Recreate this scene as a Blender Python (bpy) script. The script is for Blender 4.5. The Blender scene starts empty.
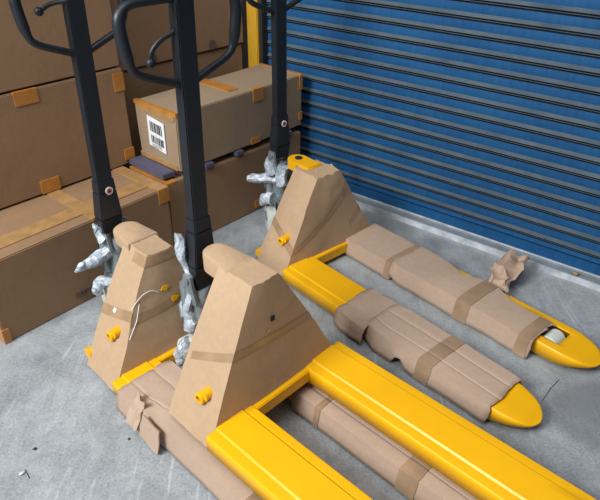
import bpy, bmesh, math, random
from mathutils import Vector, Matrix, noise
random.seed(7)
S = bpy.context.scene
R = math.radians

# ---------------------------------------------------------------- camera
cam_d = bpy.data.cameras.new('camera'); cam = bpy.data.objects.new('camera', cam_d)
S.collection.objects.link(cam); S.camera = cam
cam_d.sensor_fit = 'HORIZONTAL'; cam_d.sensor_width = 36; cam_d.lens = 36.0; cam_d.clip_start = 0.02
pit, rol = R(32.3), R(0.65)
fw = Vector((0, math.cos(pit), -math.sin(pit))); rt = Vector((1, 0, 0)); up = rt.cross(fw)
rt2 = rt*math.cos(rol) + up*math.sin(rol); up2 = up*math.cos(rol) - rt*math.sin(rol)
m3 = Matrix((rt2, up2, -fw)).transposed()
cam.matrix_world = Matrix.Translation((0, 0, 1.43)) @ m3.to_4x4()

# ---------------------------------------------------------------- light
wd = bpy.data.worlds.new('hall_daylight'); S.world = wd; wd.use_nodes = True
bg = wd.node_tree.nodes['Background']; bg.inputs[0].default_value = (0.62, 0.72, 0.85, 1); bg.inputs[1].default_value = 0.26
def area(name, loc, target, sx, sy, energy, col):
    l = bpy.data.lights.new(name, 'AREA'); l.shape = 'RECTANGLE'; l.size = sx; l.size_y = sy
    l.energy = energy; l.color = col
    o = bpy.data.objects.new(name, l); S.collection.objects.link(o); o.location = loc
    o.rotation_euler = (Vector(target)-Vector(loc)).to_track_quat('-Z', 'Y').to_euler(); return o
area('upper_left_light', (-2.9, -0.8, 3.3), (0.2, 1.8, 0.0), 1.8, 1.6, 325, (0.93, 0.97, 1.0))  # soft main light from upper left, its source out of view
area('hall_roof_light', (-0.3, 0.2, 4.8), (0.3, 1.8, 0.0), 2.6, 2.2, 92, (1.0, 0.98, 0.95))
vs = S.view_settings; vs.view_transform = 'Standard'; vs.look = 'None'; vs.gamma = 1; vs.use_curve_mapping = False
vs.exposure = -0.12

# ---------------------------------------------------------------- helpers
def nt(name, rough=0.6, metal=0.0, spec=0.5):
    m = bpy.data.materials.new(name); m.use_nodes = True
    t = m.node_tree; b = t.nodes['Principled BSDF']
    b.inputs['Roughness'].default_value = rough; b.inputs['Metallic'].default_value = metal
    b.inputs['Specular IOR Level'].default_value = spec
    return m, t, b
def coords(t, scale=(1, 1, 1), src='Object'):
    tc = t.nodes.new('ShaderNodeTexCoord'); mp = t.nodes.new('ShaderNodeMapping')
    mp.inputs['Scale'].default_value = scale
    t.links.new(tc.outputs[src], mp.inputs['Vector']); return mp.outputs['Vector']
def nz(t, vec, scale, detail=4, rough=0.6, dist=0.0):
    n = t.nodes.new('ShaderNodeTexNoise'); n.inputs['Scale'].default_value = scale
    n.inputs['Detail'].default_value = detail; n.inputs['Roughness'].default_value = rough
    n.inputs['Distortion'].default_value = dist
    t.links.new(vec, n.inputs['Vector']); return n.outputs['Fac']
def ramp(t, fac, stops):
    r = t.nodes.new('ShaderNodeValToRGB'); e = r.color_ramp.elements
    e[0].position, e[0].color = stops[0][0], (*stops[0][1], 1)
    e[1].position, e[1].color = stops[-1][0], (*stops[-1][1], 1)
    for p, c in stops[1:-1]:
        k = e.new(p); k.color = (*c, 1)
    t.links.new(fac, r.inputs['Fac']); return r.outputs['Color']
def mix(t, fac, a, b, mode='MIX'):
    n = t.nodes.new('ShaderNodeMix'); n.data_type = 'RGBA'; n.blend_type = mode
    for s, v in ((n.inputs[0], fac), (n.inputs[6], a), (n.inputs[7], b)):
        if isinstance(v, (int, float)): s.default_value = v
        elif isinstance(v, tuple): s.default_value = (*v, 1)
        else: t.links.new(v, s)
    return n.outputs[2]
def bump(t, b, h, strength=0.2, dist=0.01):
    n = t.nodes.new('ShaderNodeBump'); n.inputs['Strength'].default_value = strength; n.inputs['Distance'].default_value = dist
    t.links.new(h, n.inputs['Height']); t.links.new(n.outputs['Normal'], b.inputs['Normal'])
def plain(name, col, rough=0.6, metal=0.0, var=0.12, scale=20, bm_=0.05, spec=0.5):
    m, t, b = nt(name, rough, metal, spec); v = coords(t); f = nz(t, v, scale)
    c2 = tuple(x*(1-var) for x in col); c3 = tuple(min(1, x*(1+var)) for x in col)
    t.links.new(ramp(t, f, [(0.3, c2), (0.7, c3)]), b.inputs['Base Color'])
    bump(t, b, f, bm_, 0.004); return m
def cardboard(name, col, var=0.1, stretch=(1, 1, 1)):
    m, t, b = nt(name, 0.72, 0, 0.25); v = coords(t, stretch)
    big = nz(t, v, 3.2, 3, 0.55, 0.4); fine = nz(t, v, 55, 3, 0.7)
    c = ramp(t, big, [(0.25, tuple(x*(1-var) for x in col)), (0.55, col), (0.8, tuple(min(1, x*(1+var*0.8)) for x in col))])
    c = mix(t, 0.18, c, ramp(t, fine, [(0.35, tuple(x*0.7 for x in col)), (0.7, tuple(min(1, x*1.2) for x in col))]))
    t.links.new(c, b.inputs['Base Color'])
    cr = nz(t, v, 7, 4, 0.5, 0.25)
    bump(t, b, cr, 0.28, 0.012); return m

M = {}
M['card'] = cardboard('wrap_cardboard', (0.47, 0.315, 0.19))
M['sleeve'] = cardboard('sleeve_cardboard', (0.46, 0.325, 0.235), 0.08, (1, 1, 1))
M['box'] = cardboard('box_cardboard', (0.29, 0.172, 0.093), 0.08)
M['box_pale'] = cardboard('pale_box_cardboard', (0.33, 0.235, 0.15), 0.08)
M['tape'] = plain('brown_packing_tape', (0.35, 0.225, 0.125), 0.25, 0, 0.18, 14)
M['tape_sleeve'] = plain('glossy_brown_tape', (0.33, 0.215, 0.13), 0.22, 0, 0.15, 14)
M['tape_orange'] = plain('orange_packing_tape', (0.47, 0.19, 0.035), 0.3, 0, 0.2, 18)
M['tape_pale'] = plain('pale_orange_tape', (0.38, 0.215, 0.085), 0.25, 0, 0.2, 18)
M['yellow'] = plain('yellow_enamel', (0.86, 0.43, 0.003), 0.36, 0, 0.05, 6, 0.02, 0.35)
M['black'] = plain('black_powder_coat', (0.010, 0.013, 0.018), 0.45, 0, 0.15, 30, 0.04)
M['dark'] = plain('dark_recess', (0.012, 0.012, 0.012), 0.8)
M['rubber'] = plain('grey_wheel', (0.10, 0.10, 0.10), 0.6)
M['nylon'] = plain('white_nylon', (0.62, 0.64, 0.58), 0.4)
M['white'] = plain('white_paper', (0.78, 0.78, 0.78), 0.6, 0, 0.04)
M['ink'] = plain('black_ink', (0.04, 0.04, 0.045), 0.6)
M['print'] = plain('faded_print', (0.12, 0.08, 0.055), 0.8)
M['red'] = plain('red_ink', (0.55, 0.09, 0.09), 0.5)
M['metal'] = plain('cast_metal', (0.27, 0.31, 0.32), 0.4, 0.45, 0.35, 22, 0.3)
M['foam'] = plain('violet_grey_batten', (0.085, 0.078, 0.125), 0.7)
M['column'] = plain('ochre_paint', (0.58, 0.31, 0.02), 0.5, 0, 0.08, 8)
M['sill'] = plain('galvanised_sill', (0.30, 0.325, 0.34), 0.5, 0.3, 0.2, 12)
M['sill_edge'] = plain('worn_sill_edge', (0.56, 0.59, 0.61), 0.45, 0.2, 0.3, 16)
M['wall'] = plain('grey_block_wall', (0.30, 0.30, 0.29), 0.9, 0, 0.1, 5)
M['chip'] = plain('timber_chip', (0.33, 0.22, 0.12), 0.9)
# crinkled stretch film
m, t, b = nt('crinkled_clear_film', 0.16, 0, 0.8); v = coords(t)
f = nz(t, v, 22, 5, 0.65, 2.0)
t.links.new(ramp(t, f, [(0.32, (0.16, 0.20, 0.24)), (0.5, (0.42, 0.47, 0.52)), (0.66, (0.76, 0.80, 0.85))]), b.inputs['Base Color'])
bump(t, b, f, 0.5, 0.012); M['film'] = m
# shutter paint; ledge grey is dust plus painted-in light on up-facing lips
m, t, b = nt('blue_shutter_paint', 0.6, 0, 0.15); v = coords(t, (1, 1, 1)); f = nz(t, v, 3.5, 5, 0.65); f2 = nz(t, coords(t, (60, 60, 3)), 1.0, 3)
c = ramp(t, f, [(0.3, (0.006, 0.055, 0.155)), (0.7, (0.012, 0.088, 0.215))])
c = mix(t, 0.15, c, ramp(t, f2, [(0.4, (0.016, 0.08, 0.2)), (0.65, (0.05, 0.14, 0.27))]))
t.links.new(c, b.inputs['Base Color']); M['shutter'] = m
m, t, b = nt('dusty_lit_shutter_ledge', 0.8, 0, 0.2); v = coords(t); f = nz(t, v, 6, 5, 0.7)
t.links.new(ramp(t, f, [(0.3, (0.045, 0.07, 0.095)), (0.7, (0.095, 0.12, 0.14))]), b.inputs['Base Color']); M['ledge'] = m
M['groove'] = plain('dark_shutter_joint', (0.010, 0.016, 0.024), 0.8)  # joint grime and the shade of the recesses painted as one dark tone
# concrete floor
m, t, b = nt('worn_concrete', 0.5, 0, 0.4); v = coords(t)
big = nz(t, v, 1.3, 6, 0.62, 0.6); mid = nz(t, v, 9, 12, 0.82, 0.7); fin = nz(t, v, 130, 6, 0.8); st = nz(t, coords(t, (1.0, 0.25, 1)), 9, 6, 0.7, 1.2)
c = ramp(t, big, [(0.28, (0.17, 0.185, 0.195)), (0.5, (0.29, 0.315, 0.33)), (0.75, (0.46, 0.485, 0.50))])
c = mix(t, 0.5, c, ramp(t, mid, [(0.38, (0.09, 0.095, 0.10)), (0.49, (0.30, 0.315, 0.325)), (0.62, (0.58, 0.595, 0.60))]))
c = mix(t, 0.38, c, ramp(t, st, [(0.36, (0.16, 0.17, 0.18)), (0.62, (0.42, 0.44, 0.45))]))
c = mix(t, 0.30, c, ramp(t, fin, [(0.38, (0.10, 0.105, 0.11)), (0.62, (0.55, 0.565, 0.57))]))
sc = nz(t, coords(t, (9, 0.8, 1)), 5, 3, 0.5, 1.0); sc2 = nz(t, v, 2.6, 2, 0.5)
c = mix(t, ramp(t, sc, [(0.62, (0, 0, 0)), (0.72, (0.35,)*3)]), c, (0.62, 0.64, 0.65))
c = mix(t, ramp(t, sc2, [(0.30, (0.6,)*3), (0.42, (0, 0, 0))]), c, (0.13, 0.135, 0.14))
t.links.new(c, b.inputs['Base Color'])
t.links.new(ramp(t, mid, [(0.3, (0.38,)*3), (0.7, (0.62,)*3)]), b.inputs['Roughness'])
bump(t, b, fin, 0.12, 0.003); M['floor'] = m

def link(name, bm, mats, parent=None, smooth=False, recalc=True):
    if recalc: bmesh.ops.recalc_face_normals(bm, faces=bm.faces)
    me = bpy.data.meshes.new(name); bm.to_mesh(me); bm.free()
    for k in (mats if isinstance(mats, (list, tuple)) else [mats]): me.materials.append(M[k])
    if smooth:
        for p in me.polygons: p.use_smooth = True
    me.set_sharp_from_angle(angle=R(38))
    o = bpy.data.objects.new(name, me); S.collection.objects.link(o)
    if parent: o.parent = parent
    return o
def tag(o, label, cat, group=None):
    o['label'] = label; o['category'] = cat
    if group: o['group'] = group
    return o
def empty(name, loc, rz, label, cat, group=None):
    o = bpy.data.objects.new(name, None); S.collection.objects.link(o)
    o.location = loc; o.rotation_euler = (0, 0, rz); o.empty_display_size = 0.05
    return tag(o, label, cat, group)
def box(bm, x0, x1, y0, y1, z0, z1, bev=0.0, mat=0):
    t = bmesh.new(); bmesh.ops.create_cube(t, size=1)
    for v in t.verts: v.co = Vector(((x0+x1)/2+v.co.x*(x1-x0), (y0+y1)/2+v.co.y*(y1-y0), (z0+z1)/2+v.co.z*(z1-z0)))
    if bev: bmesh.ops.bevel(t, geom=t.edges[:], offset=bev, segments=2, affect='EDGES')
    merge(bm, t, mat)
def merge(bm, t, mat=0):
    mp = {v: bm.verts.new(v.co) for v in t.verts}
    for f in t.faces:
        try:
            g = bm.faces.new([mp[v] for v in f.verts]); g.material_index = mat; g.smooth = f.smooth
        except ValueError: pass
    t.free()
def hexa(bm, a, b_, mat=0):            # two quads (lists of 4 points) joined into a solid
    va = [bm.verts.new(p) for p in a]; vb = [bm.verts.new(p) for p in b_]
    fs = [bm.faces.new(va[::-1]), bm.faces.new(vb)]
    for i in range(4): fs.append(bm.faces.new([va[i], va[(i+1) % 4], vb[(i+1) % 4], vb[i]]))
    for f in fs: f.material_index = mat
def tube(bm, pts, rads, seg=12, flat=1.0, mat=0, cap=True, closed=False):
    pts = [Vector(p) for p in pts]; n = len(pts)
    if isinstance(rads, (int, float)): rads = [rads]*n
    rings = []; prev = None
    for i, p in enumerate(pts):
        if closed: d = pts[(i+1) % n]-pts[i-1]
        else: d = pts[min(i+1, n-1)]-pts[max(i-1, 0)]
        d.normalize()
        if prev is None:
            a = Vector((0, 0, 1)) if abs(d.z) < 0.9 else Vector((1, 0, 0)); a = (a-d*a.dot(d)).normalized()
        else: a = (prev-d*prev.dot(d)).normalized()
        prev = a; c = d.cross(a)
        rings.append([bm.verts.new(p+(a*math.cos(2*math.pi*k/seg)+c*flat*math.sin(2*math.pi*k/seg))*rads[i]) for k in range(seg)])
    m_ = n if closed else n-1
    for i in range(m_):
        r0, r1 = rings[i], rings[(i+1) % n]
        for k in range(seg):
            f = bm.faces.new([r0[k], r0[(k+1) % seg], r1[(k+1) % seg], r1[k]]); f.smooth = True; f.material_index = mat
    if cap and not closed:
        for r in (rings[0][::-1], rings[-1]):
            f = bm.faces.new(r); f.material_index = mat
def rounded(path, r=0.03, n=5, closed=True):   # rounds the corners of a polyline
    P = [Vector(p) for p in path]; out = []; N = len(P)
    for i in range(N):
        if not closed and i in (0, N-1): out.append(P[i]); continue
        a, b_, c = P[i-1], P[i], P[(i+1) % N]
        ra = min(r, (a-b_).length*0.45); rc = min(r, (c-b_).length*0.45)
        p0 = b_+(a-b_).normalized()*ra; p1 = b_+(c-b_).normalized()*rc
        for k in range(n+1):
            s = k/n; out.append(p0*(1-s)**2+b_*2*s*(1-s)+p1*s*s)
    return out
def crumple(p, amp, sc=9.0, seed=0.0):
    return noise.noise_vector(p*sc+Vector((seed, seed*1.7, -seed)))*amp
def roughen(bm, amp, sc=30, seed=0):
    for v in bm.verts: v.co += crumple(v.co, amp, sc, seed)

# ---------------------------------------------------------------- setting
bm = bmesh.new(); box(bm, -7, 7, -4, 9, -0.1, 0)
o = link('floor', bm, 'floor'); o['kind'] = 'structure'
DA = R(-37.29); du = Vector((math.cos(DA), math.sin(DA), 0)); dn = Vector((-du.y, du.x, 0))   # along / away from camera
def D(s, n, z): return du*s + dn*n + Vector((0, 0, z))
# roller shutter, real corrugated profile extruded along the opening
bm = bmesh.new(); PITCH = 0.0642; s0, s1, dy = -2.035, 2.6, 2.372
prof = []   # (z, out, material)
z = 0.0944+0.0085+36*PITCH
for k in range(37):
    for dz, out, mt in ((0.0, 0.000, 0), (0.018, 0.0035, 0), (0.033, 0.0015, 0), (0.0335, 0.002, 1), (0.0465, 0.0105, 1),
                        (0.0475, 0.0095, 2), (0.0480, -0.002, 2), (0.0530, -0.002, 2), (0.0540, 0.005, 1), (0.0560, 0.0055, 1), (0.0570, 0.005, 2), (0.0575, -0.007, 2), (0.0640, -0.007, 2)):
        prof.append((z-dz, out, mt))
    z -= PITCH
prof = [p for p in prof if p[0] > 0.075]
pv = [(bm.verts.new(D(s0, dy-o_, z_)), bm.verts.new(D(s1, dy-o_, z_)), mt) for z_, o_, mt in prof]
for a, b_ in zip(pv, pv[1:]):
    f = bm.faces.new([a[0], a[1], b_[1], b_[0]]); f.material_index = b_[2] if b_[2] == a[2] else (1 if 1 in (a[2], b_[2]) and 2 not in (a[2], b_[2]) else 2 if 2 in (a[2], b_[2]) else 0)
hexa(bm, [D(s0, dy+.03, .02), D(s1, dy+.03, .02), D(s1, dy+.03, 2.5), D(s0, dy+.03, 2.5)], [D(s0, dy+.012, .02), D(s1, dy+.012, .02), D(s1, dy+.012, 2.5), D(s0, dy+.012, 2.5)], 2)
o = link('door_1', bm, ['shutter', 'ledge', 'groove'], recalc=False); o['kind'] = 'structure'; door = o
bm = bmesh.new()
hexa(bm, [D(s0, dy+.02, .034), D(s1, dy+.02, .034), D(s1, dy+.02, .078), D(s0, dy+.02, .078)], [D(s0, dy-.006, .034), D(s1, dy-.006, .034), D(s1, dy-.006, .078), D(s0, dy-.006, .078)])
link('bottom_rail', bm, 'shutter', door)
bm = bmesh.new()
hexa(bm, [D(s0, dy+.02, .027), D(s1, dy+.02, .027), D(s1, dy+.02, .034), D(s0, dy+.02, .034)], [D(s0, dy-.010, .027), D(s1, dy-.010, .027), D(s1, dy-.010, .033), D(s0, dy-.010, .033)])
link('bottom_seal', bm, 'sill_edge', door)
# sill
bm = bmesh.new()
def dbox(bm, sa, sb, na, nb, za, zb, mat=0):
    hexa(bm, [D(sa, nb, za), D(sb, nb, za), D(sb, nb, zb), D(sa, nb, zb)], [D(sa, na, za), D(sb, na, za), D(sb, na, zb), D(sa, na, zb)], mat)
dbox(bm, -2.6, 2.6, dy-.060, dy+.2, 0, .026, 0)
dbox(bm, -2.6, 2.6, dy-.066, dy-.060, 0, .028, 1)
o = link('trim_1', bm, ['sill', 'sill_edge']); o['kind'] = 'structure'
# wall around the shutter
bm = bmesh.new(); dbox(bm, -4.5, s0-.09, dy+.02, dy+.2, 0, 3.2); dbox(bm, s0-.09, s1+.2, dy+.03, dy+.2, 2.45, 3.2); dbox(bm, s1, 4.6, dy+.02, dy+.2, 0, 3.2)
o = link('wall_back', bm, 'wall'); o['kind'] = 'structure'
# shutter guide
bm = bmesh.new(); dbox(bm, s0-.006, s0+.014, dy-.045, dy+.03, 0.026, 2.5)
o = link('trim_2', bm, 'dark'); o['kind'] = 'structure'
# yellow post beside the opening
bm = bmesh.new(); dbox(bm, s0-.080, s0-.010, dy-.055, dy+.01, 0.026, 2.5)
bmesh.ops.bevel(bm, geom=bm.edges[:], offset=.004, segments=2, affect='EDGES')
o = link('steel_post', bm, 'column'); tag(o, 'ochre yellow steel post beside the left edge of the blue roller shutter', 'post')

def hollow(bm, c, d, ro, ri, length, seg=24):
    d = Vector(d).normalized(); a = Vector((0, 0, 1)); b_ = d.cross(a)
    rg = [[bm.verts.new(Vector(c)+d*t_+(a*math.cos(2*math.pi*k/seg)+b_*math.sin(2*math.pi*k/seg))*q) for k in range(seg)] for t_, q in ((-length, ro), (-.002, ro), (0, ro-.002), (0, ri), (-length*.9, ri))]
    for r0, r1 in zip(rg, rg[1:]):
        for k in range(seg): bm.faces.new([r0[k], r0[(k+1) % seg], r1[(k+1) % seg], r1[k]]).smooth = True
# ---------------------------------------------------------------- stacked cartons
BA = R(48.57)
def carton(label, x0, x1, y0, y1, z0, z1, mat='box', group='stacked cartons', rz=0.0):
    """frame: x along the stack face, y away from the camera"""
    e = empty('cardboard_box', (0, 0, 0), BA+rz, label, 'box', group)
    c = Matrix.Rotation(BA+rz, 3, 'Z') @ Vector(((x0+x1)/2, (y0+y1)/2, 0))
    if rz: c = Matrix.Rotation(BA, 3, 'Z') @ Vector(((x0+x1)/2, (y0+y1)/2, 0))
    e.location = (c.x, c.y, z0); hx, hy, h = (x1-x0)/2, (y1-y0)/2, z1-z0
    bm = bmesh.new(); box(bm, -hx, hx, -hy, hy, 0, h, 0.004)
    bmesh.ops.subdivide_edges(bm, edges=[q for q in bm.edges if q.calc_length() > 0.15], cuts=7, use_grid_fill=True)
    for v in bm.verts:
        d = crumple(v.co+c, 0.0025, 5); v.co += Vector((d.x, d.y, d.z*0.6 if v.co.z > 0.02 else 0))
    body = link('carton_body', bm, mat, e)
    return e, hx, hy, h
def tapes(e, rects, mat, name='packing_tape'):
    for (p0, p1) in rects:
        bm = bmesh.new(); box(bm, p0[0], p1[0], p0[1], p1[1], p0[2], p1[2]); link(name, bm, mat, e)
T = 0.0035
# low box on the floor, front left
e, hx, hy, h = carton('long brown cardboard box on the floor at far left, orange tape along its top', 0.515, 1.290, 1.862, 2.33, 0.0, 0.326, rz=R(2.2))
tapes(e, [((-hx-.002, -hy+.06, h-.01), (hx, -hy+.135, h+T))], 'tape_pale')
tapes(e, [((-hx+.42, -hy-.002, h-.008), (-hx+.475, hy-.16, h+T+.001)), ((hx-.05, -hy-.0, h-.005), (hx+.004, hy-.1, h+T+.001))], 'tape_pale')
tapes(e, [((-hx-T, -hy-T, -0.0+.001), (-hx+.022, -hy+.05, .06)), ((hx-.05, -hy-T, h-.06), (hx+.004, -hy+.03, h+T))], 'tape_orange')
bm = bmesh.new()
for k in range(9):
    x = -hx+.288+k*.0145; w = .010 if k % 3 else .006
    box(bm, x, x+w, -hy-.0056, -hy+.01, .036 if k % 2 else .04, .062)
link('printed_marking', bm, 'print', e)
# lower right box with battens and the labelled box on top
e, hx, hy, h = carton('brown cardboard box on the floor beneath the labelled carton', 1.315, 2.150, 1.900, 2.165, 0.0, 0.322, 'box')
tapes(e, [((0.08, -hy-T, .02), (0.135, -hy+.02, .06)), ((-hx, -hy-.0, h-.003), (-hx+.05, hy, h+T))], 'tape_orange')
e, hx, hy, h = carton('pale cardboard box with a white barcode label on its small end, resting on violet battens', 1.395, 2.16, 1.905, 2.180, 0.352, 0.603, 'box_pale', rz=R(0.4))
tapes(e, [((-hx-T+.001, -hy-T+.001, h-.012), (-hx+.014, hy+T, h+T)), ((hx-.012, -hy-T+.001, h-.012), (hx+T, hy+T, h+T)),
          ((.05, -hy-T, h-.055), (.115, -hy+.02, h+T-.001)), ((-.04, -hy+.06, h-.01), (.02, hy+T, h+T)), ((hx-.02, -hy-T, 0.03), (hx+T-.002, -hy+.03, .07)),
          ((hx-.02, -hy-T, h-.07), (hx+T-.002, -hy+.03, h)), ((0.03, -hy-T, 0.0), (0.09, -hy+.02, .028))], 'tape_orange')
tapes(e, [((-hx-T, -hy+.01, h-.035), (-hx+.02, hy-.02, h-.01)), ((-hx-T, -hy+.02, 0.0), (-hx+.02, hy, 0.022))], 'tape_pale')
bm = bmesh.new(); hexa(bm, [(-hx-.0035, hy-.192, .058), (-hx-.0035, hy-.080, .074), (-hx-.0035, hy-.084, .206), (-hx-.0035, hy-.194, .192)],
     [(-hx-.0055, hy-.192, .058), (-hx-.0055, hy-.080, .074), (-hx-.0055, hy-.084, .206), (-hx-.0055, hy-.194, .192)])
lab = link('shipping_label', bm, 'white', e)
bm = bmesh.new()
for row, (za, zb) in enumerate(((.142, .186), (.092, .125))):
    y = hy-.100
    random.seed(11+row)
    while y > hy-.180:
        w = random.choice((.003, .005, .008)); box(bm, -hx-.0068, -hx-.005, y-w, y, za-(.10*(hy-.09-y)), zb-(.10*(hy-.09-y))); y -= w+random.choice((.003, .005))
for k in range(3): box(bm, -hx-.0068, -hx-.005, hy-.165, hy-.10, .074+k*.006-.003, .0725+k*.006-.003)
link('barcode', bm, 'ink', lab)
# violet grey battens
Bt = [('short violet-grey batten lying on the boxes below the barcode label', 1.318, 1.382, 1.925, 2.168, .3335, .3575),
      ('violet-grey batten under the labelled carton, its end showing right of the nearest black handle', 1.515, 1.565, 1.885, 2.17, .329, .350),
      ('violet-grey batten under the middle of the labelled carton', 1.70, 1.745, 1.886, 2.17, .329, .350),
      ('violet-grey batten under the shutter end of the labelled carton', 2.03, 2.075, 1.888, 2.17, .329, .350)]
for lb, x0, x1, y0, y1, z0, z1 in Bt:
    bm = bmesh.new(); box(bm, -(x1-x0)/2, (x1-x0)/2, -(y1-y0)/2, (y1-y0)/2, 0, z1-z0, .003)
    o = link('batten', bm, 'foam'); c = Matrix.Rotation(BA, 3, 'Z') @ Vector(((x0+x1)/2, (y0+y1)/2, 0)); o.location = (c.x, c.y, z0); o.rotation_euler = (0, 0, BA)
    tag(o, lb, 'batten', 'violet battens under the labelled carton')
# tall boxes behind
e, hx, hy, h = carton('large brown cardboard box standing on the long low box, behind the leftmost black handle', 0.28, 1.352, 2.175, 2.80, 0.3335, 0.745)
tapes(e, [((.08, -hy-T, h-.05), (.17, -hy+.01, h+.002)), ((.10, -hy-T, .0), (.18, -hy+.01, .055)), ((hx-.045, -hy-T, h-.09), (hx+.003, -hy+.02, h-.015)), ((hx-.045, -hy-T, .02), (hx+.003, -hy+.02, .07))], 'tape_orange')
e2 = e
for cx in (-.175, -.115):
    bm = bmesh.new()
    tube(bm, [(cx+.014*math.cos(a*math.pi/8), -hy-.0045, .235+.011*math.sin(a*math.pi/8)) for a in range(16)], .0022, 5, closed=True)
    link('printed_marking', bm, 'print', e)
e, hx, hy, h = carton('large plain brown cardboard box at the top left corner, stacked on another', 0.22, 1.352, 2.18, 2.80, 0.7525, 1.22)
e, hx, hy, h = carton('brown cardboard box behind the labelled carton, mostly hidden, lower of two', 1.375, 2.13, 2.285, 2.85, 0.0, 0.690)
e, hx, hy, h = carton('brown cardboard box behind the nearest black handle loop, stacked beside the yellow post', 1.375, 2.13, 2.275, 2.85, 0.698, 1.22)
for cx, cz, rr in ((.17, .025, .022), (-.17, .025, .018)):
    bm = bmesh.new()
    tube(bm, [(cx, -hy-.0035, cz), (cx, -hy-.0055, cz)], rr, 20)
    link('printed_marking', bm, 'print', e)

# ---------------------------------------------------------------- pallet trucks
L = 1.092
def smooth(a, b_, x):
    s = min(1, max(0, (x-a)/(b_-a))); return s*s*(3-2*s)
def fork_mesh(hole):
    """open channel with bevelled edges, raised centre band, rounded dropped tip; origin on the fork's centre line, z=0 the top"""
    w = 0.0825; bm = bmesh.new()
    xs = [-.004, .002, .1, .25, .4, .55, .7, .80, .86, .885, .91, .935, .96, .985, 1.005, 1.025, 1.045, 1.06, 1.075, 1.082, 1.088, 1.091, 1.092]
    us = [-1, -1, -.985, -.94, -.86, -.60, -.54, -.30, 0, .30, .54, .60, .86, .94, .985, 1, 1]
    rows = []
    for x in xs:
        s = max(0, (x-.94)/(L-.94)); hw = w*math.sqrt(max(0.0, 1-min(1, s)**2.5))
        hw = max(hw, .004); drop = -.012*smooth(.95, L, x)
        row = []
        for i, u in enumerate(us):
            zz = 0.0
            if i in (0, len(us)-1): zz = -.052+.0*s
            elif i in (1, len(us)-2): zz = -.012
            elif i in (2, len(us)-3): zz = -.005
            elif i in (3, len(us)-4): zz = -.001
            band = 1-smooth(.80, .90, x)
            if abs(u) <= .55: zz += .0045*band
            if i in (4, 12): zz = 0
            if i not in (0, len(us)-1): zz *= 1-.85*smooth(.99, L, x)
            if i in (0, len(us)-1): z_ = zz+.024*smooth(.95, L, x)
            else: z_ = zz+drop - .010*smooth(1.05, L, x)
            row.append(bm.verts.new((x, u*hw, z_)))
        rows.append(row)
    for j in range(len(rows)-1):
        for i in range(len(us)-1):
            xm = (xs[j]+xs[j+1])/2
            if hole and .885 < xm < .96 and 5 < i+.5 < 11 and abs((us[i]+us[i+1])/2) < .5: continue
            f = bm.faces.new([rows[j][i], rows[j+1][i], rows[j+1][i+1], rows[j][i+1]]); f.smooth = xm > .86
    return bm
def sleeve_pt(P, x, u, off=0.0):
    """P: dict of stations; u in [-1,1] runs left-skirt bottom, left edge, right edge, right-skirt bottom"""
    st = P['st']
    for a, b_ in zip(st, st[1:]):
        if x <= b_[0]: break
    f = 0 if b_[0] == a[0] else min(1, max(0, (x-a[0])/(b_[0]-a[0])))
    yc, hw, zt, zl, zr = [a[i]+(b_[i]-a[i])*f for i in range(1, 6)]
    if abs(u) <= .5:
        t_ = u/.5; p = Vector((x, yc+hw*t_, zt - .003*t_*t_)); nrm = Vector((0, 0, 1)) if abs(t_) < .95 else Vector((0, math.copysign(.7, t_), .7))
    else:
        t_ = (abs(u)-.5)/.5; sg = 1 if u > 0 else -1; zb = zr if sg > 0 else zl
        p = Vector((x, yc+sg*(hw+(P.get('flare', .008)+.006)*t_), zt-.003-(zt-.003-zb)*t_)); nrm = Vector((0, sg, .1))
    for cc in P.get('score', ()): p.z -= .0022*math.exp(-((u-cc)/.016)**2)
    amp = P.get('amp', .004)
    ex = 1.0
    for c0, c1, k in P.get('crush', []):
        if c0 < x < c1: ex += k*math.sin(math.pi*(x-c0)/(c1-c0))
    d = crumple(Vector((x*P.get('sx', 1.2), p.y*.8, p.z*1.2)), amp*.8, 6, P.get('seed', 0))
    if ex > 1.001: d += crumple(Vector((x*1.6, p.y*1.2, p.z*2)), amp*(ex-1), 18, P.get('seed', 0))
    p += Vector((d.x*.6, d.y, d.z*.8))
    p.z = max(p.z, .006)
    return p+nrm*off
def sleeve(name, P, x0, x1, parent, mat='sleeve', us=None, off=0.0, ragged=.012, th=.004, nx=None):
    us = us or [-1, -.9, -.8, -.7, -.6, -.53, -.5, -.47, -.38, -.28, -.26, -.245, -.228, -.21, -.19, -.16, -.08, 0, .08, .14, .155, .17, .185, .2, .28, .38, .47, .5, .53, .6, .7, .8, .9, 1]
    nx = nx or max(2, int((x1-x0)/.02)); bm = bmesh.new(); rows = []
    for j in range(nx+1):
        row = []
        for u in us:
            x = x0+(x1-x0)*j/nx
            if j in (0, nx): x += ragged*(noise.noise(Vector((u*2.2, j, P.get('seed', 0))))*1.3+noise.noise(Vector((u*9, j, P.get('seed', 0))))*.5)
            row.append(bm.verts.new(sleeve_pt(P, x, u, off)))
        rows.append(row)
    for a, b_ in zip(rows, rows[1:]):
        for i in range(len(us)-1): bm.faces.new([a[i], b_[i], b_[i+1], a[i+1]])
    o = link(name, bm, mat, parent, recalc=False)
    if th:
        md = o.modifiers.new('board', 'SOLIDIFY'); md.thickness = th; md.offset = -1
    return o

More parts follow.
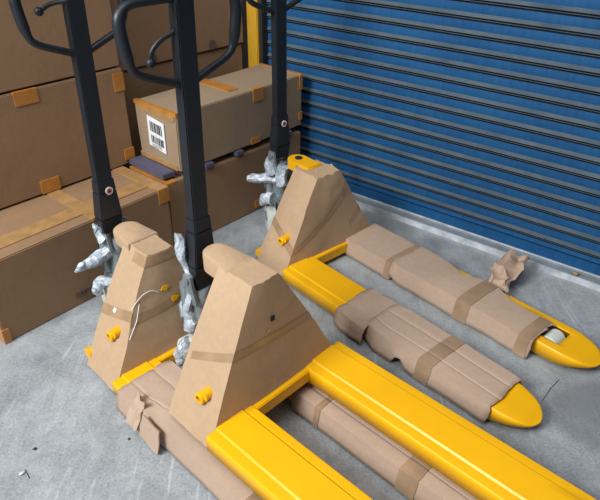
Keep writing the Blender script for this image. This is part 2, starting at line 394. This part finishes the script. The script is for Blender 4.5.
HOOD = dict(zb=.0)
def hood_sec(z, h, P):
    """rectangle section of the tapered cardboard hood at world z: xb, xf, w"""
    zt = h+P['top']; z0 = P['zb']; f = (z-z0)/(zt-z0)
    f = min(1, max(0, f))
    xb = P['xb0']+(P['xb1']-P['xb0'])*f; xf = P['xf0']+(P['xf1']-P['xf0'])*f
    w = P['w0']+(P['w1']-P['w0'])*f + P.get('belly', .012)*math.sin(math.pi*f)
    return xb, xf, w
def hood_pt(t_, z, h, P, off=0.0):
    """t_ 0..4 around: 0-1 left face (y=-w) from back to front, 1-2 fork side, 2-3 right face, 3-4 handle side"""
    xb, xf, w = hood_sec(z, h, P); k = int(t_) % 4; f = t_-int(t_); yo = P.get('yo', 0)
    if k == 0: p = Vector((xb+(xf-xb)*f, -w, z)); n = Vector((0, -1, .5))
    elif k == 1: p = Vector((xf+.006*math.sin(math.pi*f), -w+2*w*f, z)); n = Vector((1, 0, .2))
    elif k == 2: p = Vector((xf+(xb-xf)*f, w, z)); n = Vector((0, 1, .5))
    else: p = Vector((xb, w-2*w*f, z)); n = Vector((-1, 0, .1))
    if f < .04: n = (n+{0: Vector((-1, 0, .1)), 1: Vector((0, -1, .5)), 2: Vector((1, 0, .2)), 3: Vector((0, 1, .5))}[k])
    p += crumple(p, P.get('amp', .006), 6, P['seed']) + crumple(p, P.get('amp', .006)*.35, 22, P['seed'])
    p.y += yo
    return p+n.normalized()*off
def hood(h, P, parent):
    bm = bmesh.new(); zt = h+P['top']; nzr = 28; na = 14; rings = []
    for j in range(nzr+1):
        z = P['zb']+(zt-P['zb'])*j/nzr
        ring = []
        for i in range(4*na):
            p = hood_pt(i/na, z, h, P)
            if j == 0: p.z += P.get('rag', .006)*noise.noise(Vector((i*.5, P['seed'], 0)))+P.get('lift', {}).get(int(i/na), 0)
            if j == nzr: p.z += P.get('trag', .002)*noise.noise(Vector((i*.5, P['seed'], 5)))*2
            ring.append(bm.verts.new(p))
        rings.append(ring)
    n = 4*na
    for a, b_ in zip(rings, rings[1:]):
        for i in range(n): bm.faces.new([a[i], a[(i+1) % n], b_[(i+1) % n], b_[i]])
    bm.faces.new(rings[-1])
    bevel_e = []
    # nose over the pump head
    if P.get('nose', True):
        nw = P.get('nw', .05); xs0 = P['xb1']+.04; xn = P.get('nx', -.30); zt2 = zt+P.get('nz', .004); th = P.get('nth', .045)
        outl = [(xs0, -nw*1.15), (xn+nw, -nw)]
        for k in range(1, 12):
            a = -math.pi/2-math.pi*k/12; outl.append((xn+nw+nw*math.cos(a), nw*math.sin(a)))
        outl += [(xn+nw, nw), (xs0, nw*1.15)]
        lv = []
        for dz, ins in ((0, .008), (-.004, .002), (-.012, 0), (-th, 0.001)):
            cx = sum(q[0] for q in outl)/len(outl)
            lv.append([bm.verts.new(Vector((x+(cx-x)*ins/.06, y*(1-ins/nw), zt2+dz+P.get('ndroop', 0)*(xs0-x)+.004*noise.noise(Vector((x*20, y*20, dz*20+P['seed'])))))+Vector((0, P.get('yo', 0), 0))) for x, y in outl])
        for a, b_ in zip(lv, lv[1:]):
            for i in range(len(outl)): bm.faces.new([a[i], a[(i+1) % len(outl)], b_[(i+1) % len(outl)], b_[i]])
        bm.faces.new(lv[0]); bm.faces.new(lv[-1][::-1])
    return link('cardboard_hood', bm, 'card', parent, recalc=True)
def hood_tape(h, P, parent, t0, t1, zf0, zf1, wid, mat='tape'):
    """strip of tape on the hood between ring parameters t0..t1, its height running zf0 -> zf1"""
    bm = bmesh.new(); n = max(4, int((t1-t0)*14)); rows = []
    cuts = sorted(set([t0+(t1-t0)*i/n for i in range(n+1)]+[float(k) for k in range(int(t0)+1, int(t1)+1) if k < t1]))
    for t_ in cuts:
        f = (t_-t0)/(t1-t0); z = zf0+(zf1-zf0)*f
        rows.append([bm.verts.new(hood_pt(t_ % 4, z+wid*(k/4-.5), h, P, .0014)) for k in range(5)])
    for a, b_ in zip(rows, rows[1:]):
        for i in range(4): bm.faces.new([a[i], b_[i], b_[i+1], a[i+1]])
    o = link('packing_tape', bm, mat, parent); 
    return o
def face_point(h, P, t_, z, off=0): return hood_pt(t_, z, h, P, off)

def truck(key, loc, ang, h, label, HP, W=0.54, sleeves=(), lever=None, wheels=True, yaw=0.0):
    e = empty('pallet_truck', (loc[0], loc[1], 0), R(ang), label, 'pallet truck', 'yellow hand pallet trucks')
    wf = .165; yc = W/2-wf/2
    forks = []
    for sg in (-1, 1):
        bm = fork_mesh(True)
        for v in bm.verts: v.co += Vector((0, sg*yc, h))
        f = link('fork', bm, 'yellow', e, recalc=False); md = f.modifiers.new('plate', 'SOLIDIFY'); md.thickness = .005; md.offset = -1
        forks.append(f)
        bm = bmesh.new(); rz = .0335 if h < .1 else h-.06
        tube(bm, [(.922, sg*yc-.034, rz), (.922, sg*yc-.030, rz), (.922, sg*yc+.030, rz), (.922, sg*yc+.034, rz)], [.026, .033, .033, .026], 24)
        link('load_roller', bm, 'nylon', f)
    # welded frame: cross member, front and back plates under the hood, top plate
    bm = bmesh.new()
    box(bm, -.035, .020, -W/2+wf-.008, W/2-wf+.008, h-.048, h-.003, .003)
    zt = h+HP['top']-.02
    for x0, x1, xt in ((-.012, -.004, -.095), (-.175, -.167, -.185)):
        a = [(x0, -.215, h-.02), (x0, .215, h-.02), (xt, .035, zt), (xt, -.035, zt)]; b_ = [(p[0]+.008, p[1], p[2]) for p in a]
        hexa(bm, a, b_)
    for sg in (-1, 1):
        hexa(bm, [(-.165, sg*.215, h-.02), (-.012, sg*.215, h-.02), (-.095, sg*.035, zt), (-.185, sg*.035, zt)], [(-.165, sg*.207, h-.02), (-.012, sg*.207, h-.02), (-.095, sg*.028, zt), (-.185, sg*.028, zt)])
    link('frame', bm, 'yellow', e)
    bm = bmesh.new()     # rounded head plate bolted over the pump
    nw = .034 if HP.get('nose', True) else .040; xn = -.268 if HP.get('nose', True) else -.272; z1 = zt+(.004 if HP.get('nose', True) else .030); th = .03 if HP.get('nose', True) else .042
    ol = [(-.12, -nw), (xn+nw, -nw)]+[(xn+nw-nw*math.sin(math.pi*k/10), -nw*math.cos(math.pi*k/10)) for k in range(1, 10)]+[(xn+nw, nw), (-.12, nw)]
    top = [bm.verts.new((x, y, z1)) for x, y in ol]; bot = [bm.verts.new((x, y, z1-th)) for x, y in ol]
    bm.faces.new(top); bm.faces.new(bot[::-1])
    for i in range(len(ol)): bm.faces.new([top[i-1], top[i], bot[i], bot[i-1]])
    bmesh.ops.bevel(bm, geom=[q for q in bm.edges if abs(q.verts[0].co.z-z1) < 1e-5 and abs(q.verts[1].co.z-z1) < 1e-5], offset=.005, segments=2, affect='EDGES')
    hp_ = link('head_plate', bm, 'yellow', e)
    if not HP.get('nose', True):
        bm = bmesh.new(); tube(bm, [(-.222, .0, z1), (-.222, .0, z1+.006)], .016, 6); link('bolt', bm, 'dark', hp_)
    hd = hood(h, HP, e)
    for a in HP['tapes']: hood_tape(h, HP, hd, *a)
    # hollow pins poking through the hood, both sides
    for t_, zz in ((HP['pin'][0], HP['pin'][1]), (3-HP['pin'][0], HP['pin'][1])):
        c = face_point(h, HP, t_, zz); sg = -1 if t_ < 1 else 1
        bm = bmesh.new(); c1 = c+Vector((0, -sg*.03, 0)); c2 = c+Vector((0, sg*.019, 0))
        hollow(bm, c2, (0, sg, 0), .0175, .0105, .05)
        pn = link('link_pin', bm, 'yellow', e)
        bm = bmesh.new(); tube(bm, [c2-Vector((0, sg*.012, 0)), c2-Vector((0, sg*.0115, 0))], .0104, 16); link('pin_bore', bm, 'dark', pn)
        bm = bmesh.new(); tube(bm, [c1+Vector((.012, 0, .014)), c+Vector((.012, sg*.010, .014))], .016, 20); link('pin_tab', bm, 'yellow', pn)
    for sg in ((-1, 1) if HP.get('boss', True) else ()):
        bm = bmesh.new(); q = Vector((-.192, sg*.236, HP['foot'])); tube(bm, [q-Vector((0, .016, 0)), q+Vector((0, .016, 0))], .020, 20); link('rocker_boss', bm, 'yellow', e)
    # steering wheels and pump
    PX = -.345
    for sg in (-1, 1):
        bm = bmesh.new(); y0 = sg*.024; y1 = sg*.066
        wr = HP.get('wr', .080)
        tube(bm, [(PX, y0, wr), (PX, y0+sg*.004, wr), (PX, y1-sg*.004, wr), (PX, y1, wr)], [wr-.01, wr, wr, wr-.01], 32)
        rot = Matrix.Translation((PX, 0, 0)) @ Matrix.Rotation(R(HP.get('steer', 0)), 4, 'Z') @ Matrix.Translation((-PX, 0, 0))
        bm.transform(rot); wh = link('steering_wheel', bm, 'nylon', e)
        bm = bmesh.new(); tube(bm, [(PX, y1-sg*.002, .082), (PX, y1+sg*.004, .082)], .024, 16); bm.transform(rot); link('wheel_hub', bm, 'metal', wh)
    bm = bmesh.new()
    tube(bm, [(PX, -.06, .082), (PX, .06, .082)], .010, 12); bm.transform(rot)
    tube(bm, [(PX, 0, .10), (PX, 0, .172)], .022, 16)
    box(bm, PX-.055, PX+.06, -.048, .048, .168, .196, .006)
    tube(bm, [(PX, 0, .19), (PX, 0, .20), (PX, 0, .33), (PX, 0, .345)], [.040, .036, .036, .030], 20)
    tube(bm, [(PX-.03, -.035, .20), (PX-.03, -.035, .36)], .018, 14)
    tube(bm, [(PX+.02, .03, .20), (PX+.02, .03, .34)], .015, 14)
    for sg in (-1, 1):
        hexa(bm, [(PX-.045, sg*.034, .30), (PX+.03, sg*.034, .30), (PX+.012, sg*.036, .40), (PX-.022, sg*.036, .40)],
             [(PX-.045, sg*.044, .30), (PX+.03, sg*.044, .30), (PX+.012, sg*.046, .40), (PX-.022, sg*.046, .40)])
    tube(bm, [(PX-.005, -.052, .385), (PX-.005, .052, .385)], .012, 14)
    tube(bm, [(PX-.04, -.05, .225), (PX-.075, -.03, .245), (PX-.08, 0.0, .27), (PX-.05, .03, .30)], .010, 10)
    tube(bm, [(PX, 0, .34), (PX, 0, h+HP['top']-.04)], .016, 14)
    bmesh.ops.subdivide_edges(bm, edges=[q for q in bm.edges if q.calc_length() > .05], cuts=2)
    link('pump', bm, 'metal', e)
    # handle: square tube with a wider forked foot
    bm = bmesh.new(); hw, hd_ = .0265, .0185; ly = HP.get('leany', 0.0); y_ = HP.get('posty', 0.0)
    def sec(z, wx, wy, x=PX):
        y = y_+ly*(z-.45); return [(x-wx, y-wy, z), (x+wx, y-wy, z), (x+wx, y+wy, z), (x-wx, y+wy, z)]
    zc = HP.get('zj', .575); lean = HP.get('lean', 0.0)
    def px(z): return PX+lean*(z-.45)
    hexa(bm, sec(zc, hd_, hw, px(zc)), sec(1.185, hd_, hw, px(1.185)))
    hexa(bm, sec(zc-.03, hd_+.006, hw+.005, px(zc-.03)), sec(zc+.012, hd_+.003, hw+.0025, px(zc)))
    hexa(bm, sec(.43, hd_+.008, hw+.013, px(.43)), sec(zc-.03, hd_+.006, hw+.005, px(zc-.03)))
    hexa(bm, sec(HP.get('zf', .370), hd_-.002, hw+.006, px(.4)), sec(.43, hd_+.008, hw+.013, px(.43)))
    bmesh.ops.bevel(bm, geom=bm.edges[:], offset=.003, segments=2, affect='EDGES')
    post = link('handle_post', bm, 'black', e)
    bm = bmesh.new(); zk = zc-.026; sx = px(.55)+hd_+.0055; yk = y_+ly*.1
    tube(bm, [(sx, yk+.004, zk), (sx+.0022, yk+.004, zk)], .0135, 20, mat=0); tube(bm, [(sx+.002, yk+.004, zk), (sx+.0028, yk+.004, zk)], .0095, 18, mat=1)
    tube(bm, [(sx+.0028, yk+.004, zk), (sx+.0034, yk+.004, zk)], .0045, 12, mat=2)
    if HP.get('sticker', True): link('round_sticker', bm, ['white', 'red', 'ink'], post)
    else: bm.free()
    # loop
    x_ = px(1.08)
    yl = y_+ly*.62
    path = [(x_, -.012, .968), (x_, -.138, 1.018), (x_, -.152, 1.055), (x_, -.164, 1.145), (x_, -.140, 1.176), (x_, .140, 1.176), (x_, .164, 1.145), (x_, .152, 1.055), (x_, .138, 1.018), (x_, .012, .968)]
    path = [(p[0], p[1]*HP.get('lw', 1)+yl, p[2]) for p in path]
    pts = rounded(path, .038, 6, closed=False)
    rr = [(.0105 + .0045*smooth(1.03, 1.07, p.z)*(1-smooth(1.14, 1.18, p.z))) for p in pts]
    bm = bmesh.new(); tube(bm, pts, rr, 14)
    link('handle_loop', bm, 'black', e)
    if lever:
        bm = bmesh.new(); tube(bm, [Vector(p) for p in rounded(lever, .02, 4, closed=False)], .0065, 10, flat=.8)
        lv = link('control_lever', bm, 'black', e)
        bm = bmesh.new(); q = Vector(lever[-1]); bmesh.ops.create_uvsphere(bm, u_segments=14, v_segments=10, radius=HP.get('knob', .0125), matrix=Matrix.Translation(q))
        link('lever_knob', bm, 'black', lv, smooth=True)
    for s_ in sleeves:
        P = s_['P']; sl = sleeve('cardboard_sleeve', P, s_['x0'], s_['x1'], e)
        for (a, b_) in s_.get('tapes', []): sleeve('packing_tape', P, a, b_, sl, 'tape_sleeve', off=.0022, th=.0, ragged=.002, nx=4)
    return e, forks, hd
def film_piece(e, pts, rads, seed, flat=1.0, name='plastic_film'):
    if e is A: rads = [q*.85 for q in rads]
    bm = bmesh.new(); P = [Vector(p) for p in pts]; Q = []; RR = []
    for i in range(len(P)-1):
        for k in range(5): s = k/5; Q.append(P[i].lerp(P[i+1], s)); RR.append(rads[i]+(rads[i+1]-rads[i])*s)
    Q.append(P[-1]); RR.append(rads[-1])
    tube(bm, Q, [q*.82 for q in RR], 11, flat)
    for v in bm.verts: v.co += crumple(v.co, .012, 26, seed)+crumple(v.co, .003, 90, seed)
    for f in bm.faces: f.smooth = False
    return link(name, bm, 'film', e)

base = dict(top=.35, zb=.03, xb0=-.185, xb1=-.185, xf0=.004, xf1=-.05, w0=.262, w1=.046, seed=1.0, pin=(.80, .20), foot=.06, belly=.006)
# A: far left truck, sleeved forks on the floor
HA = dict(base, posty=-.014, leany=.016, zj=.555, zb=.018, seed=3.1, pin=(.56, .160), amp=.006, foot=.05, nz=.006, top=.342, xf1=-.068, xb1=-.20, w0=.266,
          tapes=[(.5, 1.0, .385, .388, .03), (1.0, 2.2, .388, .385, .03), (0.0, 1.0, .205, .235, .03), (1.0, 1.9, .22, .235, .03)])
A, fa, ha = truck('a', (-.397, 1.562), -43.96, .065, 'yellow pallet truck at left, its cardboard-wrapped forks running under the nearest truck', HA,
    sleeves=[dict(P=dict(st=[(0, -.185, .098, .078, .012, .03), (.12, -.188, .098, .085, .010, .03), (.30, -.180, .086, .083, .010, .03), (1.15, -.180, .086, .083, .01, .03)], amp=.004, seed=4, score=(-.23, .17), flare=.008, crush=[(.11, .30, 3.2)]), x0=.055, x1=1.09, tapes=[(.62, .68)]),
             dict(P=dict(st=[(.4, .185, .088, .082, .010, .02), (1.15, .185, .088, .082, .010, .02)], amp=.003, seed=8, score=(-.23,.17), flare=.006), x0=.44, x1=1.08, tapes=[(.53, .55), (.84, .90)])],
    lever=[(-.33, -.02, 1.120), (-.36, -.065, 1.112), (-.37, -.095, 1.094)])
# B: nearest truck, forks raised over A's
HB = dict(base, zb=.108, seed=5.7, leany=.016, posty=.010, sticker=False, boss=False, lw=1.07, zf=.34, nx=-.29,  pin=(.60, .215), amp=.0025, foot=.13, xb0=-.19, nth=.058, nw=.044, w0=.262,
          tapes=[(0.1, 1.0, .285, .345, .022), (1.0, 2.2, .345, .325, .022)])
B, fb, hb = truck('b', (-.0547, 1.2666), -43.52, .165, 'nearest yellow pallet truck, bare yellow forks raised over wrapped ones, beige cardboard hood', HB,
    lever=[(-.345, -.005, 1.100), (-.36, -.04, 1.082), (-.37, -.062, 1.055), (-.372, -.064, 1.03)])
# C: far truck by the shutter
HC = dict(base, zj=.552, steer=-28, wr=.066, zb=.022, seed=9.3, pin=(.60, .145), amp=.007, foot=.045, nose=False, top=.325, trag=.006, xf1=-.042, xb1=-.18, w1=.062, xb0=-.18, w0=.265,
          tapes=[(1.0, 2.0, .12, .33, .028), (0.0, 1.0, .19, .12, .03), (1.75, 2.2, .14, .24, .02)])
C, fc, hc = truck('c', (.1376, 2.1856), -48.2, .067, 'yellow pallet truck nearest the blue shutter, yellow fork tips poking out of cardboard', HC, W=.55,
    sleeves=[dict(P=dict(st=[(.30, -.195, .085, .075, .03, .03), (.36, -.20, .10, .083, .012, .03), (.48, -.205, .10, .078, .02, .02)], amp=.006, seed=12, flare=.012, crush=[(.28, .5, 1.2)]), x0=.325, x1=.475),
             dict(P=dict(st=[(.44, -.190, .072, .082, .03, .03), (.52, -.200, .092, .090, .010, .02), (.605, -.198, .091, .088, .012, .02), (.625, -.198, .091, .088, .055, .02), (.65, -.198, .091, .088, .050, .02), (.665, -.198, .090, .087, .012, .02), (.75, -.194, .090, .084, .012, .02), (1.0, -.192, .088, .078, .012, .02)], amp=.004, seed=14, score=(-.23, .17), flare=.008), x0=.455, x1=.972, tapes=[(.70, .755)]),
             dict(P=dict(st=[(-.02, .178, .098, .080, .008, .02), (.26, .178, .096, .080, .008, .02), (.30, .180, .090, .080, .012, .02), (.9, .176, .086, .080, .006, .02)], amp=.004, seed=17, flare=.008), x0=-.012, x1=.275, tapes=[(.235, .268)]),
             dict(P=dict(st=[(.26, .176, .094, .088, .040, .02), (.31, .176, .094, .086, .008, .02), (.42, .172, .088, .085, .008, .03), (.50, .160, .074, .084, .006, .06), (.585, .174, .092, .084, .006, .02), (.645, .172, .090, .084, .006, .03), (.72, .158, .072, .084, .008, .06), (.9, .152, .070, .083, .006, .06)], amp=.004, seed=19, flare=.010), x0=.262, x1=.898, tapes=[(.585, .645), (.845, .890)])])

bm = bmesh.new()
hexa(bm, [(.195, -.300, .010), (.290, -.303, .010), (.282, -.282, .080), (.205, -.285, .090)], [(.193, -.306, .008), (.292, -.309, .008), (.284, -.288, .084), (.203, -.291, .094)])
bmesh.ops.subdivide_edges(bm, edges=bm.edges[:], cuts=3, use_grid_fill=True); roughen(bm, .004, 22, 3); link('loose_flap', bm, 'sleeve', A)
bm = bmesh.new()
hexa(bm, [(.13, -.305, .03), (.185, -.300, .02), (.178, -.262, .100), (.13, -.25, .098)], [(.128, -.311, .03), (.187, -.306, .02), (.180, -.268, .107), (.128, -.256, .105)])
bmesh.ops.subdivide_edges(bm, edges=bm.edges[:], cuts=4, use_grid_fill=True); roughen(bm, .012, 34, 5); link('loose_flap', bm, 'sleeve', A)
# film on the pumps and pedals
film_piece(A, [(-.335, -.02, .30), (-.36, -.07, .278), (-.375, -.115, .258), (-.38, -.155, .240)], [.036, .036, .030, .006], 1)
film_piece(A, [(-.35, -.045, .345), (-.37, -.055, .375), (-.375, -.06, .405)], [.026, .018, .005], 2)
film_piece(A, [(-.33, -.05, .17), (-.36, -.08, .175), (-.375, -.095, .145), (-.375, -.09, .11)], [.035, .035, .026, .015], 3, .8)
film_piece(C, [(-.335, -.01, .275), (-.38, -.05, .27), (-.43, -.095, .262), (-.445, -.11, .258)], [.032, .026, .026, .020], 4)
film_piece(C, [(-.35, -.04, .30), (-.36, -.05, .345), (-.37, -.052, .375)], [.034, .022, .006], 5)
film_piece(C, [(-.33, -.055, .185), (-.37, -.07, .18), (-.39, -.072, .145)], [.035, .035, .020], 6, .8)
film_piece(C, [(-.30, -.02, .34), (-.30, -.03, .26)], [.035, .035], 16, .8)
film_piece(B, [(-.375, -.040, .535), (-.378, -.038, .46), (-.36, -.022, .37)], [.018, .026, .010], 7, .5)
film_piece(B, [(-.345, -.035, .33), (-.36, -.045, .27), (-.35, -.045, .20)], [.018, .024, .026], 8)
film_piece(B, [(-.35, -.06, .16), (-.36, -.085, .12), (-.37, -.10, .07)], [.03, .035, .02], 9, .8)
film_piece(B, [(-.33, -.05, .14), (-.345, -.055, .06), (-.35, -.055, .02)], [.03, .028, .018], 10, .8)
# little marks on the hoods
def patch(h, P, parent, name, t_, z, r, mat, sq=False, asp=1.0):
    c = face_point(h, P, t_, z, .003); q1 = face_point(h, P, t_+.02, z, .003)-c; q2 = face_point(h, P, t_, z+.01, .003)-c
    q1.normalize(); q2 = (q2-q1*q2.dot(q1)).normalized(); n = q1.cross(q2)
    bm = bmesh.new(); k_ = 4 if sq else 9
    a = [c+(q1*math.cos(2*math.pi*k/k_+.6)*asp+q2*math.sin(2*math.pi*k/k_+.6))*r*(1 if sq else random.uniform(.7, 1.1)) for k in range(k_)]
    va = [bm.verts.new(p-n*.001) for p in a]; vb = [bm.verts.new(p+n*.001) for p in a]
    bm.faces.new(va[::-1]); bm.faces.new(vb)
    for k in range(k_): bm.faces.new([va[k-1], va[k], vb[k], vb[k-1]])
    return link(name, bm, mat, parent)
patch(.065, HA, ha, 'torn_hole', 1.42, .285, .011, 'yellow', asp=1.4); patch(.065, HA, ha, 'torn_hole', 1.53, .235, .011, 'yellow', asp=1.6)
patch(.065, HA, ha, 'paper_scrap', .45, .225, .010, 'white', True)
patch(.165, HB, hb, 'torn_hole', 1.50, .395, .010, 'dark'); patch(.165, HB, hb, 'torn_hole', 1.44, .360, .007, 'tape')
bm = bmesh.new(); box(bm, -.262, -.248, -.012, .004, .065+.322+.005, .065+.322+.0085); link('paper_scrap', bm, 'white', ha)
bm = bmesh.new(); pp = [face_point(.065, HA, t_, z, .006) for t_, z in ((.98, .255), (1.05, .295), (1.2, .30), (1.3, .285))]
tube(bm, rounded(pp, .03, 4, False), .0013, 6); pp = [face_point(.065, HA, t_, z, .005) for t_, z in ((1.05, .27), (1.06, .22), (1.02, .17))]
tube(bm, pp, .0013, 6); link('white_string', bm, 'white', ha)

# ---------------------------------------------------------------- loose bits on the floor
def W(o_, a, b_, z=0): return o_.matrix_basis @ Vector((a, b_, z))
bpy.context.view_layer.update()
# torn flap of card standing beside the far fork
bm = bmesh.new(); nx, nzr = 8, 12; g = []
p0 = Vector((.715, 1.99, 0))
a0 = C.matrix_basis @ Vector((.560, .292, .0)); a1 = C.matrix_basis @ Vector((.668, .300, .0)); hv = C.matrix_basis.to_3x3() @ Vector((-.045, .235, 0))
for j in range(nzr+1):
    s = j/nzr; row = []
    for i in range(nx+1):
        u = i/nx; wd_ = 1-.15*s
        p = a0.lerp(a1, .5+(u-.5)*wd_)+hv*s+Vector((0, 0, 0.085*math.sin(min(1, s*1.3+.25)*math.pi*.55)+.012*math.sin(u*9+s*6)))
        p += crumple(p, .024, 22, 3.3)+crumple(p, .012, 50, 1.3)
        if j == nzr: p += hv*.22*noise.noise(Vector((i*1.3, 0, 2)))
        p.z = max(p.z, .004); row.append(bm.verts.new(p))
    g.append(row)
for a, b_ in zip(g, g[1:]):
    for i in range(nx): bm.faces.new([a[i], a[i+1], b_[i+1], b_[i]])
o = link('torn_cardboard', bm, 'sleeve', None, recalc=False); md = o.modifiers.new('board', 'SOLIDIFY'); md.thickness = .004
tag(o, 'crumpled torn piece of cardboard lying between the far fork and the shutter sill', 'cardboard scrap')
def speck(name, label, cat, loc, r, mat, flat=.35, seed=0):
    bm = bmesh.new(); bmesh.ops.create_icosphere(bm, subdivisions=2, radius=r)
    for v in bm.verts: v.co.z *= flat; v.co += crumple(v.co, r*.5, .7/r, seed)
    zm = min(v.co.z for v in bm.verts)
    for v in bm.verts: v.co.z -= zm
    o = link(name, bm, mat); o.location = loc; tag(o, label, cat)
speck('timber_chip', 'small brown chip lying on the metal sill below the shutter', 'debris', D(-.335, dy-.055, .0285), .012, 'chip', .5, 2)
speck('white_crumb', 'small white crumb on the concrete near the bottom left corner', 'debris', (-.768, 1.075, 0), .007, 'white', .5, 3)
speck('dark_crumb', 'small black crumb on the concrete above the white crumb', 'debris', (-.765, 1.16, 0), .006, 'ink', .4, 4)
speck('grit', 'tiny dark grit on the concrete left of the nearest wrapped fork', 'debris', (-.50, 1.20, 0), .004, 'ink', .4, 5)
bm = bmesh.new(); tube(bm, [(-.765, 1.09, .0012), (-.755, 1.078, .0012), (-.742, 1.062, .0012)], .0011, 6)
o = link('thin_splinter', bm, 'ink'); tag(o, 'thin dark splinter on the concrete beside the white crumb', 'debris')
q = C.matrix_basis @ Vector((1.12, -.075, 0)); bm = bmesh.new()
tube(bm, [(.870, 1.468, .0012), (.826, 1.425, .0012), (.782, 1.372, .0012)], .0011, 6)
o = link('thin_wire', bm, 'ink'); tag(o, 'thin dark wire lying on the floor between the two rounded yellow fork tips', 'wire')
